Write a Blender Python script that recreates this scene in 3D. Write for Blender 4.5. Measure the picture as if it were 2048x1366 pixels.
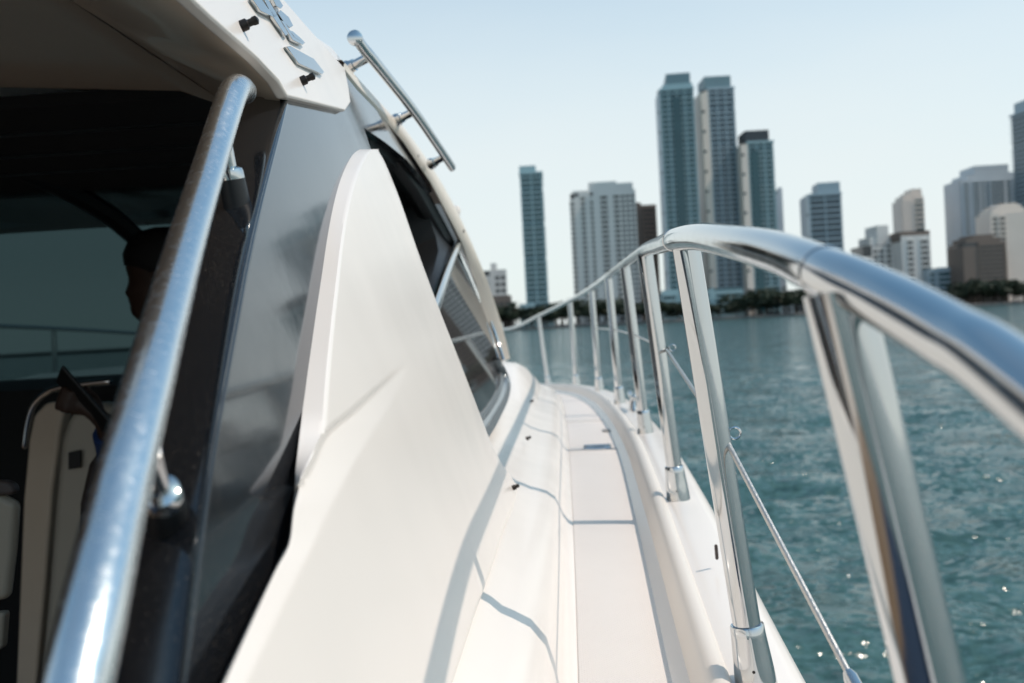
import bpy, bmesh, math, random
import numpy as np
from mathutils import Vector, Matrix
random.seed(7); rng = np.random.default_rng(7)
scn = bpy.context.scene
for o in list(bpy.data.objects): bpy.data.objects.remove(o)

# ------------------------------------------------------------------ camera
ZC = 2.3                                  # eye height above the water
FPX = 2000.0                              # focal length in photo pixels (photo is 2048 wide)
yaw = math.atan(96/FPX); pit = math.atan(29.6/FPX); rho = math.atan(.053)
FW = Vector((-math.sin(yaw)*math.cos(pit), math.cos(yaw)*math.cos(pit), -math.sin(pit)))
R0 = FW.cross(Vector((0,0,1))).normalized(); U0 = R0.cross(FW)
RT = R0*math.cos(rho) - U0*math.sin(rho); UP = U0*math.cos(rho) + R0*math.sin(rho)
cam = bpy.data.cameras.new('camera'); camo = bpy.data.objects.new('camera', cam); scn.collection.objects.link(camo)
camo.matrix_world = Matrix(((RT.x,UP.x,-FW.x,0),(RT.y,UP.y,-FW.y,0),(RT.z,UP.z,-FW.z,ZC),(0,0,0,1)))
cam.sensor_width = 36; cam.lens = FPX/2048*36; cam.clip_start = .02; cam.clip_end = 20000
cam.dof.use_dof = True; cam.dof.focus_distance = 1.05; cam.dof.aperture_fstop = 7
scn.camera = camo
# ------------------------------------------------------------------ sky, sun, exposure
SUN_AZ, SUN_EL = 100, 53                  # degrees clockwise from the bow (+Y)
w = bpy.data.worlds.new('World'); scn.world = w; w.use_nodes = True
nt = w.node_tree; nt.nodes.clear()
sky = nt.nodes.new('ShaderNodeTexSky'); sky.sky_type = 'NISHITA'; sky.sun_disc = False
sky.sun_elevation = math.radians(SUN_EL); sky.sun_rotation = math.radians(SUN_AZ)
sky.air_density = 1.0; sky.dust_density = .8; sky.ozone_density = 1.3; sky.altitude = 0
hsv = nt.nodes.new('ShaderNodeHueSaturation'); hsv.inputs['Saturation'].default_value = 1.08
bg = nt.nodes.new('ShaderNodeBackground'); bg.inputs['Strength'].default_value = .15
wo = nt.nodes.new('ShaderNodeOutputWorld')
# humid bright haze veil over the blue, thicker towards the horizon all the way round
tcw = nt.nodes.new('ShaderNodeTexCoord'); sx = nt.nodes.new('ShaderNodeSeparateXYZ'); mrw = nt.nodes.new('ShaderNodeMapRange')
mrw.inputs['From Min'].default_value = .02; mrw.inputs['From Max'].default_value = .64; mrw.inputs['To Min'].default_value = .93; mrw.inputs['To Max'].default_value = .10; mrw.interpolation_type = 'SMOOTHERSTEP'
cr_ = nt.nodes.new('ShaderNodeTexNoise'); cr_.inputs['Scale'].default_value = 2.2; cr_.inputs['Detail'].default_value = 5; mpw = nt.nodes.new('ShaderNodeMapping'); mpw.inputs['Scale'].default_value = (1,1,4)
adw = nt.nodes.new('ShaderNodeMath'); adw.operation = 'MULTIPLY_ADD'; adw.inputs[1].default_value = .22; adw.use_clamp = True
mxw = nt.nodes.new('ShaderNodeMix'); mxw.data_type = 'RGBA'; mxw.inputs[7].default_value = (3.82,4.05,4.06,1)
L_ = nt.links.new
L_(tcw.outputs['Generated'], sx.inputs[0]); L_(sx.outputs['Z'], mrw.inputs[0]); L_(tcw.outputs['Generated'], mpw.inputs[0]); L_(mpw.outputs[0], cr_.inputs['Vector'])
sbw = nt.nodes.new('ShaderNodeMath'); sbw.operation = 'SUBTRACT'; sbw.inputs[1].default_value = .5; L_(cr_.outputs[0], sbw.inputs[0]); L_(sbw.outputs[0], adw.inputs[0]); L_(mrw.outputs[0], adw.inputs[2])
tnt = nt.nodes.new('ShaderNodeMix'); tnt.data_type = 'RGBA'; tnt.blend_type = 'MULTIPLY'; tnt.inputs[0].default_value = 1; tnt.inputs[7].default_value = (.62,.86,.79,1)
L_(sky.outputs[0], hsv.inputs['Color']); L_(hsv.outputs[0], tnt.inputs[6]); L_(tnt.outputs[2], mxw.inputs[6]); L_(adw.outputs[0], mxw.inputs[0]); L_(mxw.outputs[2], bg.inputs[0]); L_(bg.outputs[0], wo.inputs[0])
sl = bpy.data.lights.new('sun', 'SUN'); sl.energy = 2.0; sl.angle = math.radians(.8); sl.color = (1, .865, .755)
so = bpy.data.objects.new('sun', sl); scn.collection.objects.link(so)
a, e = math.radians(SUN_AZ), math.radians(SUN_EL)
SD = Vector((math.sin(a)*math.cos(e), math.cos(a)*math.cos(e), math.sin(e)))
so.rotation_euler = (-SD).to_track_quat('-Z', 'Y').to_euler(); so.location = SD*50
vs = scn.view_settings; vs.view_transform = 'Standard'; vs.look = 'None'; vs.gamma = 1; vs.exposure = .57; vs.use_curve_mapping = False

# ------------------------------------------------------------------ helpers
def ray(x, y): return FW + RT*((x-1024)/FPX) - UP*((y-683)/FPX)
OFS = Vector((0,0,ZC))
def at(x, y, Y): d = ray(x, y); return d*(Y/d.y) + OFS               # a photo point at distance Y ahead
def atz(x, y, z): d = ray(x, y); return d*((z)/d.z) + OFS            # ... at height z (relative to the eye)
def side(x, y, off, k=.3):                                           # ... on the yacht's inward leaning side plane
    d = ray(x, y); t = -(off+k*.31)/(d.x+k*d.z); return d*t + OFS
def V(x, y, z): return Vector((x, y, z+ZC))
C = scn.collection
def obj(name, verts, faces, mat, parent=None, smooth=False, kind=None):
    me = bpy.data.meshes.new(name); me.from_pydata([tuple(v) for v in verts], [], faces); me.update()
    return link(name, me, mat, parent, smooth, kind)
def link(name, me, mat, parent=None, smooth=False, kind=None):
    o = bpy.data.objects.new(name, me); C.objects.link(o)
    if mat is not None and not me.materials: me.materials.append(mat)
    if smooth:
        me.polygons.foreach_set('use_smooth', [True]*len(me.polygons)); me.update()
        if len(me.polygons) < 60000: me.set_sharp_from_angle(angle=math.radians(38))
    if parent is not None:
        o.parent = parent
        if parent.type == 'EMPTY' and parent.get('_w'): o.matrix_parent_inverse = Matrix.Translation(-Vector(parent.location))
    if kind: o['kind'] = kind
    return o
def tag(o, label, cat=None, group=None, kind=None):
    o['label'] = label
    if cat: o['category'] = cat
    if group: o['group'] = group
    if kind: o['kind'] = kind
    return o
def empty(name, loc, rz=0, world_parts=False):
    o = bpy.data.objects.new(name, None); C.objects.link(o); o.location = loc; o.rotation_euler = (0,0,rz); o.empty_display_size = .2
    if world_parts: o['_w'] = 1
    return o
def box(x0,x1,y0,y1,z0,z1):
    v = [(x0,y0,z0),(x1,y0,z0),(x1,y1,z0),(x0,y1,z0),(x0,y0,z1),(x1,y0,z1),(x1,y1,z1),(x0,y1,z1)]
    f = [(0,3,2,1),(4,5,6,7),(0,1,5,4),(1,2,6,5),(2,3,7,6),(3,0,4,7)]
    return v, f
def merge(*parts):
    v, f = [], []
    for a, b in parts:
        n = len(v); v += list(a); f += [tuple(i+n for i in q) for q in b]
    return v, f
def smooth_path(pts, n=8):
    P = [Vector(p) for p in pts]; out = []
    for i in range(len(P)-1):
        p0 = P[i-1] if i else P[0]*2-P[1]; p1, p2 = P[i], P[i+1]; p3 = P[i+2] if i+2 < len(P) else P[-1]*2-P[-2]
        for j in range(n):
            t = j/n; out.append(.5*((2*p1)+(p2-p0)*t+(2*p0-5*p1+4*p2-p3)*t*t+(3*p1-p0-3*p2+p3)*t**3))
    out.append(P[-1]); return out
def tube(path, r, n=20, caps=True, flat=1.0, dome=False):
    """tube along a 3d path; r number or list; flat squeezes the section's second axis"""
    P = [Vector(p) for p in path]; m = len(P); rr = r if isinstance(r, (list, tuple)) else [r]*m
    T = [((P[min(i+1,m-1)]-P[max(i-1,0)])).normalized() for i in range(m)]
    up = Vector((0,0,1)) if abs(T[0].z) < .9 else Vector((0,1,0))
    N = T[0].cross(up).normalized(); v, f = [], []
    rings = []
    for i in range(m):
        if i: N = (N - T[i]*N.dot(T[i])).normalized()
        rings.append((P[i], T[i], N.copy(), rr[i]))
    if dome:
        p, t, nn, q = rings[0]; rings = [(p-t*q*math.sin(a), t, nn, q*max(math.cos(a), .02)) for a in (1.5,1.1,.75,.4)] + rings
        p, t, nn, q = rings[-1]; rings = rings + [(p+t*q*math.sin(a), t, nn, q*max(math.cos(a), .02)) for a in (.4,.75,1.1,1.5)]
    for p, t, nn, q in rings:
        B = t.cross(nn)
        for k in range(n):
            a = 2*math.pi*k/n; v.append(p + nn*(q*math.cos(a)) + B*(q*flat*math.sin(a)))
    for i in range(len(rings)-1):
        for k in range(n):
            k2 = (k+1) % n; f.append((i*n+k, i*n+k2, (i+1)*n+k2, (i+1)*n+k))
    if caps:
        f.append(tuple(reversed(range(n)))); L = (len(rings)-1)*n; f.append(tuple(range(L, L+n)))
    return v, f
def loft(rows, close=False):
    n = len(rows[0]); v = [p for r in rows for p in r]; f = []
    for i in range(len(rows)-1):
        for j in range(n if close else n-1):
            j2 = (j+1) % n; f.append((i*n+j, i*n+j2, (i+1)*n+j2, (i+1)*n+j))
    return v, f
def plate(pts, nrm, th):
    """slab: outline pts on its visible side, thickness th going against nrm"""
    nrm = Vector(nrm).normalized(); n = len(pts); P = [Vector(p) for p in pts]
    v = P + [p - nrm*th for p in P]
    a = sum(((P[i]-P[0]).cross(P[(i+1)%n]-P[0]) for i in range(n)), Vector()).dot(nrm)
    top = tuple(range(n)) if a > 0 else tuple(reversed(range(n)))
    f = [top, tuple(reversed([i+n for i in top]))]
    for i in range(n): j = top[i]; k = top[(i+1) % n]; f.append((j, j+n, k+n, k))
    return v, f
def bevel(o, wd, seg=3, ang=30, harden=True):
    m = o.modifiers.new('bevel', 'BEVEL'); m.width = wd; m.segments = seg; m.limit_method = 'ANGLE'; m.angle_limit = math.radians(ang); m.harden_normals = harden
    o.data.polygons.foreach_set('use_smooth', [True]*len(o.data.polygons)); return o
def disc_stack(p, ax, prof, n=20):
    """lathe: prof is [(radius, height)] along axis ax from p"""
    ax = Vector(ax).normalized(); u = ax.orthogonal().normalized(); b = ax.cross(u)
    rows = [[Vector(p)+ax*h+(u*math.cos(2*math.pi*k/n)+b*math.sin(2*math.pi*k/n))*max(r,1e-5) for k in range(n)] for r, h in prof]
    v, f = loft(rows, True); f.append(tuple(reversed(range(n)))); L = (len(rows)-1)*n; f.append(tuple(range(L, L+n))); return v, f

# ------------------------------------------------------------------ materials
def mat(name, col, rough=.5, metal=0., noise=None, bump=None, coat=0., spec=.5, ior=1.45):
    """noise=(scale, amount, second colour); bump=(scale, distance, strength)"""
    m = bpy.data.materials.new(name); m.use_nodes = True; t = m.node_tree; b = t.nodes['Principled BSDF']
    b.inputs['Base Color'].default_value = (*col, 1); b.inputs['Roughness'].default_value = rough; b.inputs['Metallic'].default_value = metal
    b.inputs['Coat Weight'].default_value = coat; b.inputs['Coat Roughness'].default_value = .05; b.inputs['Specular IOR Level'].default_value = spec; b.inputs['IOR'].default_value = ior
    tc = t.nodes.new('ShaderNodeTexCoord')
    if noise:
        n = t.nodes.new('ShaderNodeTexNoise'); n.inputs['Scale'].default_value = noise[0]; n.inputs['Detail'].default_value = 6; n.inputs['Roughness'].default_value = .65
        t.links.new(tc.outputs['Object'], n.inputs['Vector'])
        mx = t.nodes.new('ShaderNodeMix'); mx.data_type = 'RGBA'; mx.inputs[6].default_value = (*col,1); mx.inputs[7].default_value = (*noise[2],1)
        mr = t.nodes.new('ShaderNodeMapRange'); mr.inputs['From Min'].default_value = .4; mr.inputs['From Max'].default_value = .75; mr.inputs['To Max'].default_value = noise[1]
        t.links.new(n.outputs[0], mr.inputs[0]); t.links.new(mr.outputs[0], mx.inputs[0]); t.links.new(mx.outputs[2], b.inputs['Base Color'])
    if bump:
        n = t.nodes.new('ShaderNodeTexNoise'); n.inputs['Scale'].default_value = bump[0]; n.inputs['Detail'].default_value = 3
        t.links.new(tc.outputs['Object'], n.inputs['Vector'])
        bp = t.nodes.new('ShaderNodeBump'); bp.inputs['Distance'].default_value = bump[1]; bp.inputs['Strength'].default_value = bump[2]
        t.links.new(n.outputs[0], bp.inputs['Height']); t.links.new(bp.outputs[0], b.inputs['Normal'])
    return m
def rough_noise(m, scale, lo, hi, stretch=(1,1,1), detail=8):
    t = m.node_tree; b = t.nodes['Principled BSDF']; tc = t.nodes['Texture Coordinate']
    mp = t.nodes.new('ShaderNodeMapping'); mp.inputs['Scale'].default_value = stretch
    n = t.nodes.new('ShaderNodeTexNoise'); n.inputs['Scale'].default_value = scale; n.inputs['Detail'].default_value = detail; n.inputs['Roughness'].default_value = .7
    mr = t.nodes.new('ShaderNodeMapRange'); mr.inputs['From Min'].default_value = .35; mr.inputs['From Max'].default_value = .7; mr.inputs['To Min'].default_value = lo; mr.inputs['To Max'].default_value = hi
    t.links.new(tc.outputs['Object'], mp.inputs[0]); t.links.new(mp.outputs[0], n.inputs['Vector']); t.links.new(n.outputs[0], mr.inputs[0]); t.links.new(mr.outputs[0], b.inputs['Roughness'])
    return m
M = {}
M['gel'] = rough_noise(mat('white_gelcoat', (.80,.738,.68), .25, noise=(3,.3,(.775,.71,.65))), 4, .21, .27, detail=2)
M['cream'] = mat('cream_gelcoat', (.76,.69,.60), .3, noise=(12,.4,(.70,.62,.53)))
M['toe'] = mat('toe_rail_vinyl', (.71,.65,.585), .42, noise=(5,.5,(.67,.61,.55)))
M['rubber'] = mat('black_rubber', (.012,.013,.014), .45)
M['steel'] = rough_noise(mat('stainless_steel', (.57,.58,.585), .1, 1.0), 60, .05, .14)
M['brushed'] = rough_noise(mat('worn_stainless_steel', (.80,.80,.79), .25, 1.0, bump=(420,.00015,.08)), 160, .16, .33)
M['wire'] = mat('wire_rope', (.55,.53,.5), .35, .9, bump=(900,.001,.5))
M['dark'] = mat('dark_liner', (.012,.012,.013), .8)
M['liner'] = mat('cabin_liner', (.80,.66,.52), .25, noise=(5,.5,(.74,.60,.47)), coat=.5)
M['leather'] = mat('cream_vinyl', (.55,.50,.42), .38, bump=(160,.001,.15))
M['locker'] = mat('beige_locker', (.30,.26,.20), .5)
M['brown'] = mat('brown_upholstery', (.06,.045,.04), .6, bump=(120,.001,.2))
M['teak'] = mat('teak_sole', (.26,.18,.115), .6, noise=(6,.6,(.19,.125,.08)))
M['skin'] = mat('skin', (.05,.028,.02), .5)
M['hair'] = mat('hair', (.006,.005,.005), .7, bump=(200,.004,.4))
M['blue'] = mat('blue_cotton', (.01,.035,.13), .8, bump=(300,.001,.3))
M['brass'] = mat('dark_snap_stud', (.025,.022,.02), .4, .6)
def black_gel():
    m = rough_noise(mat('black_gelcoat', (.006,.007,.009), .1, coat=.25, ior=1.52), 9, .07, .15)
    t = m.node_tree; b = t.nodes['Principled BSDF']; tc = t.nodes['Texture Coordinate']
    # fine salt specks and swirl haze
    n = t.nodes.new('ShaderNodeTexNoise'); n.inputs['Scale'].default_value = 480; n.inputs['Detail'].default_value = 4
    n2 = t.nodes.new('ShaderNodeTexNoise'); n2.inputs['Scale'].default_value = 16; n2.inputs['Detail'].default_value = 5
    mr = t.nodes.new('ShaderNodeMapRange'); mr.inputs['From Min'].default_value = .58; mr.inputs['From Max'].default_value = .78
    mr2 = t.nodes.new('ShaderNodeMapRange'); mr2.inputs['From Min'].default_value = .25; mr2.inputs['From Max'].default_value = .75
    mu = t.nodes.new('ShaderNodeMath'); mu.operation = 'MULTIPLY'
    mx = t.nodes.new('ShaderNodeMix'); mx.data_type = 'RGBA'; mx.inputs[6].default_value = (.008,.0095,.012,1); mx.inputs[7].default_value = (.13,.11,.09,1)
    for q in (n, n2): t.links.new(tc.outputs['Object'], q.inputs['Vector'])
    t.links.new(n.outputs[0], mr.inputs[0]); t.links.new(n2.outputs[0], mr2.inputs[0]); t.links.new(mr.outputs[0], mu.inputs[0]); t.links.new(mr2.outputs[0], mu.inputs[1])
    t.links.new(mu.outputs[0], mx.inputs[0]); t.links.new(mx.outputs[2], b.inputs['Base Color'])
    bp = t.nodes.new('ShaderNodeBump'); bp.inputs['Distance'].default_value = .0006; bp.inputs['Strength'].default_value = .10
    n3 = t.nodes.new('ShaderNodeTexNoise'); n3.inputs['Scale'].default_value = 35
    t.links.new(tc.outputs['Object'], n3.inputs['Vector']); t.links.new(n3.outputs[0], bp.inputs['Height']); t.links.new(bp.outputs[0], b.inputs['Normal'])
    return m
M['black'] = black_gel()
def nonskid():
    m = mat('non_skid_deck', (.755,.695,.645), .5, noise=(7,.5,(.72,.66,.61)))
    t = m.node_tree; b = t.nodes['Principled BSDF']; tc = t.nodes['Texture Coordinate']
    mp = t.nodes.new('ShaderNodeMapping'); mp.inputs['Rotation'].default_value = (0,0,math.radians(45)); mp.inputs['Scale'].default_value = (1,1,0)
    ck = t.nodes.new('ShaderNodeTexVoronoi'); ck.distance = 'CHEBYCHEV'; ck.inputs['Scale'].default_value = 230; ck.inputs['Randomness'].default_value = 0
    bp = t.nodes.new('ShaderNodeBump'); bp.inputs['Distance'].default_value = .002; bp.inputs['Strength'].default_value = .6; bp.invert = True
    t.links.new(tc.outputs['Object'], mp.inputs[0]); t.links.new(mp.outputs[0], ck.inputs['Vector']); t.links.new(ck.outputs['Distance'], bp.inputs['Height']); t.links.new(bp.outputs[0], b.inputs['Normal'])
    return m
M['skid'] = nonskid()
def tint_glass(name, tint, gloss=1.5, rough=.02, dust=.03):
    m = bpy.data.materials.new(name); m.use_nodes = True; t = m.node_tree; t.nodes.clear()
    tr = t.nodes.new('ShaderNodeBsdfTransparent'); tr.inputs[0].default_value = (*tint,1)
    gl = t.nodes.new('ShaderNodeBsdfGlossy'); gl.inputs['Roughness'].default_value = rough
    fr = t.nodes.new('ShaderNodeFresnel'); fr.inputs[0].default_value = gloss
    mx = t.nodes.new('ShaderNodeMixShader'); o = t.nodes.new('ShaderNodeOutputMaterial')
    m2 = t.nodes.new('ShaderNodeMixShader'); df = t.nodes.new('ShaderNodeBsdfDiffuse'); df.inputs[0].default_value = (.42,.40,.39,1); m2.inputs[0].default_value = dust
    t.links.new(tr.outputs[0], m2.inputs[1]); t.links.new(df.outputs[0], m2.inputs[2]); t.links.new(fr.outputs[0], mx.inputs[0]); t.links.new(m2.outputs[0], mx.inputs[1]); t.links.new(gl.outputs[0], mx.inputs[2]); t.links.new(mx.outputs[0], o.inputs[0])
    return m
M['glass'] = tint_glass('tinted_side_glass', (.16,.15,.155), 1.6, .02, .16)
M['screen'] = tint_glass('shaded_windscreen', (.038,.062,.066), 1.25, .15)

# ------------------------------------------------------------------ water, shore
def water():
    m = bpy.data.materials.new('sea_water'); m.use_nodes = True; t = m.node_tree; b = t.nodes['Principled BSDF']
    b.inputs['Base Color'].default_value = (.050,.112,.110,1); b.inputs['Roughness'].default_value = .10; b.inputs['IOR'].default_value = 1.333
    tc = t.nodes.new('ShaderNodeTexCoord'); geo = t.nodes.new('ShaderNodeNewGeometry'); prev = geo.outputs['Normal']
    for sc, am in ((1.0,1.0),(4.0,1.9),(15,3.1)):
        mp = t.nodes.new('ShaderNodeMapping'); mp.inputs['Scale'].default_value = (.6,1,1); mp.inputs['Rotation'].default_value = (0,0,.12)
        n = t.nodes.new('ShaderNodeTexNoise'); n.inputs['Scale'].default_value = sc; n.inputs['Detail'].default_value = 3
        sb = t.nodes.new('ShaderNodeVectorMath'); sb.operation = 'SUBTRACT'; sb.inputs[1].default_value = (.5,.5,.5)
        ma = t.nodes.new('ShaderNodeVectorMath'); ma.operation = 'MULTIPLY_ADD'; ma.inputs[1].default_value = (am*.7,am,0)
        t.links.new(tc.outputs['Object'], mp.inputs[0]); t.links.new(mp.outputs[0], n.inputs['Vector']); t.links.new(n.outputs['Color'], sb.inputs[0]); t.links.new(sb.outputs[0], ma.inputs[0]); t.links.new(prev, ma.inputs[2]); prev = ma.outputs[0]
    nm = t.nodes.new('ShaderNodeVectorMath'); nm.operation = 'NORMALIZE'; t.links.new(prev, nm.inputs[0]); t.links.new(nm.outputs[0], b.inputs['Normal'])
    # polar sheet round the boat, fine ahead to starboard, out past the horizon
    az = np.concatenate([np.radians(np.arange(-14, 62, .125)), np.radians(np.arange(62, 346, 4.0))])
    rad = [1.0]
    while rad[-1] < 420: rad.append(rad[-1]*1.0135)
    while rad[-1] < 9000: rad.append(rad[-1]*1.25)
    rad = np.array(rad); A, Rr = np.meshgrid(az, rad)
    X = Rr*np.sin(A); Y = Rr*np.cos(A); Z = np.zeros_like(X); DX = np.zeros_like(X); DY = np.zeros_like(X)
    cell = np.maximum(Rr*.0135, Rr*np.radians(.125))
    for i in range(90):
        L = .16*math.exp(rng.uniform(0, math.log(17))); k = 2*math.pi/L
        th = math.radians(193 + rng.normal()*34); kx, ky = k*math.sin(th), k*math.cos(th)
        A0 = .0095*L**.85*rng.uniform(.5,1.2)
        fade = np.clip((L/cell-2.5)/3, 0, 1); ph = kx*X + ky*Y + rng.uniform(0, 6.28)
        Z += A0*fade*np.cos(ph); DX -= .8*A0*fade*math.sin(th)*np.sin(ph); DY -= .8*A0*fade*math.cos(th)*np.sin(ph)
    fl = np.where((A > np.radians(62)), 0, 1)
    Z *= fl; X = X+DX*fl; Y = Y+DY*fl
    nr, na = A.shape; v = np.stack([X, Y, Z], -1).reshape(-1, 3)
    i, j = np.meshgrid(np.arange(nr-1), np.arange(na), indexing='ij'); j2 = (j+1) % na
    f = np.stack([i*na+j, (i+1)*na+j, (i+1)*na+j2, i*na+j2], -1).reshape(-1, 4)
    me = bpy.data.meshes.new('water'); me.vertices.add(len(v)); me.vertices.foreach_set('co', v.ravel())
    me.loops.add(f.size); me.loops.foreach_set('vertex_index', f.ravel()); me.polygons.add(len(f))
    me.polygons.foreach_set('loop_start', np.arange(0, f.size, 4)); me.update(calc_edges=True); me.validate()
    o = link('water', me, m, smooth=True, kind='structure')
    # if the sheet faces down, flip it
    if me.polygons[0].normal.z < 0: me.flip_normals()
    return o
water()

# ------------------------------------------------------------------ yacht
yacht = empty('motor_yacht', (-1.45, 3, 0), world_parts=True)
tag(yacht, 'white motor yacht with black arch pillar and stainless guard rail, filling the foreground', 'yacht')
def ycurve(tab):
    xs = np.array([t[0] for t in tab], float)
    P = [Vector((t[0], t[1], t[2])) for t in tab]; S = smooth_path(P, 10)
    ys = np.array([s.x for s in S]); a = np.array([s.y for s in S]); b = np.array([s.z for s in S])
    return lambda y: (float(np.interp(y, ys, a)), float(np.interp(y, ys, b)))
GUN = ycurve([(-3.2,.02,-.47),(-1,.13,-.45),(.45,.178,-.42),(1.07,.189,-.392),(1.9,.208,-.342),(2.82,.226,-.317),(3.83,.216,-.313),(4.73,.174,-.323),(5.75,.081,-.357),(6.95,-.096,-.418),(7.8,-.32,-.45),(8.6,-.68,-.48),(9.1,-1.0,-.49),(9.4,-1.45,-.5)])
INN = ycurve([(-3.2,-.16,0),(-1,-.06,0),(.45,-.022,0),(1.1,-.013,0),(1.9,-.006,0),(3.2,-.003,0),(4.5,-.012,0),(5.6,-.04,0),(6.4,-.12,0),(7.1,-.32,0),(7.6,-.7,0),(7.9,-1.45,0)])
ST = [y for y in np.concatenate([np.arange(-3.2, 6, .12), np.arange(6, 9.01, .07), np.arange(9.02, 9.4, .025), [9.4]])]
XC = -1.45
def section(offs, stations=ST, zadd=0):
    rows = []
    for y in stations:
        xs, zs = GUN(y); r = []
        for dx, dz in offs: r.append(V(min(xs, 9)+dx, y, zs+dz+zadd))
        rows.append(r)
    return rows
# hull with gunwale ledge, starboard and port, down to below the waterline
rows = []
for y in ST:
    xs, zs = GUN(y); fl = min(1, max(0, (y-4.5)/4.6)); hb = xs-XC
    r = [V(xs-.09, y, zs-.052)] + [V(xs+dx*min(1, hb/.3), y, zs+dz) for dx, dz in ((-.03,-.002),(0,0),(.036,-.001),(.05,-.006),(.06,-.018),(.066,-.04),(.068,-.075),(.06,-.12))]
    for t in (.3,.55,.8,1.05):
        z = zs-.12+(-ZC-.35-(zs-.12))*t; r.append(V(XC+(hb+.05)*(1-(.10+.55*fl)*t**1.3), y, z))
    rows.append(r)
v, f = loft(rows)
mir = [Vector((2*XC-p.x, p.y, p.z)) for p in v]
v2, f2 = merge((v, [tuple(reversed(q)) for q in f]), (mir, f))
obj('hull', v2, f2, M['gel'], yacht, True)
# deck moulding under the non skid panels
rows = []
for y in ST:
    xs, zs = GUN(y); xi, _ = INN(y); xi = min(xi, xs-.1) if y < 7.9 else XC
    rows.append([V(xi-.02, y, zs-.048), V((xi+xs)/2, y, zs-.047), V(xs-.05, y, zs-.048)])
rows = [r for r, y in zip(rows, ST) if y > .5]
v, f = loft(rows); deck = obj('side_deck', v, f, M['gel'], yacht, True)
tag(deck, 'narrow white walkway between cabin side and toe rail')
# non skid panels, seams between them
for y0, y1 in ((.58,2.83),(2.842,3.62),(3.632,5.2),(5.212,6.35)):
    ys = np.linspace(y0, y1, max(4, int((y1-y0)/.1))); top, und = [], []
    for y in ys:
        xs, zs = GUN(y); xi, _ = INN(y); a_, b_ = xi+.012, xs-.068
        top.append([V(a_, y, zs-.047), V(a_+.0015, y, zs-.0440), V((a_+b_)/2, y, zs-.0435), V(b_-.0015, y, zs-.0440), V(b_, y, zs-.047)])
    v, f = loft(top); n = 5; f.append(tuple(range(n))); L = (len(top)-1)*n; f.append(tuple(reversed(range(L, L+n))))
    bevel(obj('non_skid_panel', v, f, M['skid'], deck), .001, 2, 25, False)
# toe rail
rows = section([(-.066,-.05),(-.063,-.03),(-.054,-.004),(-.05,.005),(-.044,.010),(-.037,.011),(-.030,.008),(-.026,.003),(-.024,-.006)], [y for y in ST if .4 < y < 8.4])
v, f = loft(rows); obj('toe_rail', v, f, M['toe'], yacht, True)
# coaming: cove, riser and shoulder between deck and cabin side
CO = [y for y in np.concatenate([np.arange(.5, 2.6, .08), np.arange(2.6, 7.9, .1), [7.9]])]
rows = []
for y in CO:
    xs, zs = GUN(y); xi, _ = INN(y); zd = zs-.048
    zp = np.interp(y, [-3,.4,.8,1.8,2.4,3.4,4.2,5.2,6.4,7.4,7.9], [-.31,-.30,-.292,-.305,-.30,-.285,-.285,-.315,-.365,-.42,-.45])   # shoulder height
    zt = np.interp(y, [-3,1.2,1.9,2.4,3.4,3.9,4.4,5.2,6.2,7.2,7.9], [-.26,-.25,-.245,-.262,-.235,-.15,-.16,-.215,-.30,-.39,-.44])     # window sill / trunk top
    h = zp-zd
    wsh = np.interp(y, [-3,2.2,3.6,5,7], [.092,.094,.092,.085,.09])
    r = [V(xi+.014,y,zd+.001), V(xi+.004,y,zd+.006), V(xi-.006,y,zd+.02), V(xi-.012,y,zd+h*.42), V(xi-.020,y,zd+h*.62), V(xi-.036,y,zd+h*.76), V(xi-.055,y,zd+h*.83), V(xi-.068,y,zd+h*.87), V(xi-wsh+.014,y,zd+h*.94), V(xi-wsh,y,zp)]
    r += [V(xi-wsh-.03,y,zp+(zt-zp)*.45), V(xi-wsh-.065,y,zp+(zt-zp)*.85), V(xi-wsh-.10,y,zt), V(xi-wsh-.18,y,zt+.012)]
    e2 = np.interp(y, [-3,4.0,4.4,7.9],[.02,.02,.06,.01])
    if y > 4.1: r += [V(xi-wsh-.45 if xi-wsh-.45 > XC else XC, y, zt+e2), V(XC, y, zt+e2*1.6)]
    else: r += [V(xi-wsh-.19,y,zt-.02), V(xi-wsh-.192,y,zt-.3)]
    rows.append(r)
v, f = loft(rows)
obj('cabin_coaming', v, f, M['gel'], yacht, True)
# port side cabin trunk so the boat is whole
pv = [Vector((2*XC-p.x, p.y, p.z)) for p in v]; obj('cabin_coaming', pv, [tuple(reversed(q)) for q in f], M['gel'], yacht, True)
# snap studs along the coaming
for px, py, Y in ((1040,975,1.78),(1063,877,2.5),(1068,803,3.5)):
    p = at(px, py, Y); v, f = disc_stack(p-Vector((.012,0,0)), (.85,-.35,.4), [(.005,0),(.005,.004),(.0032,.005),(.0032,.008),(.0038,.009),(.0034,.0115),(.0015,.0125)], 12); obj('snap_stud', v, f, M['brass'], yacht, True)
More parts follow.
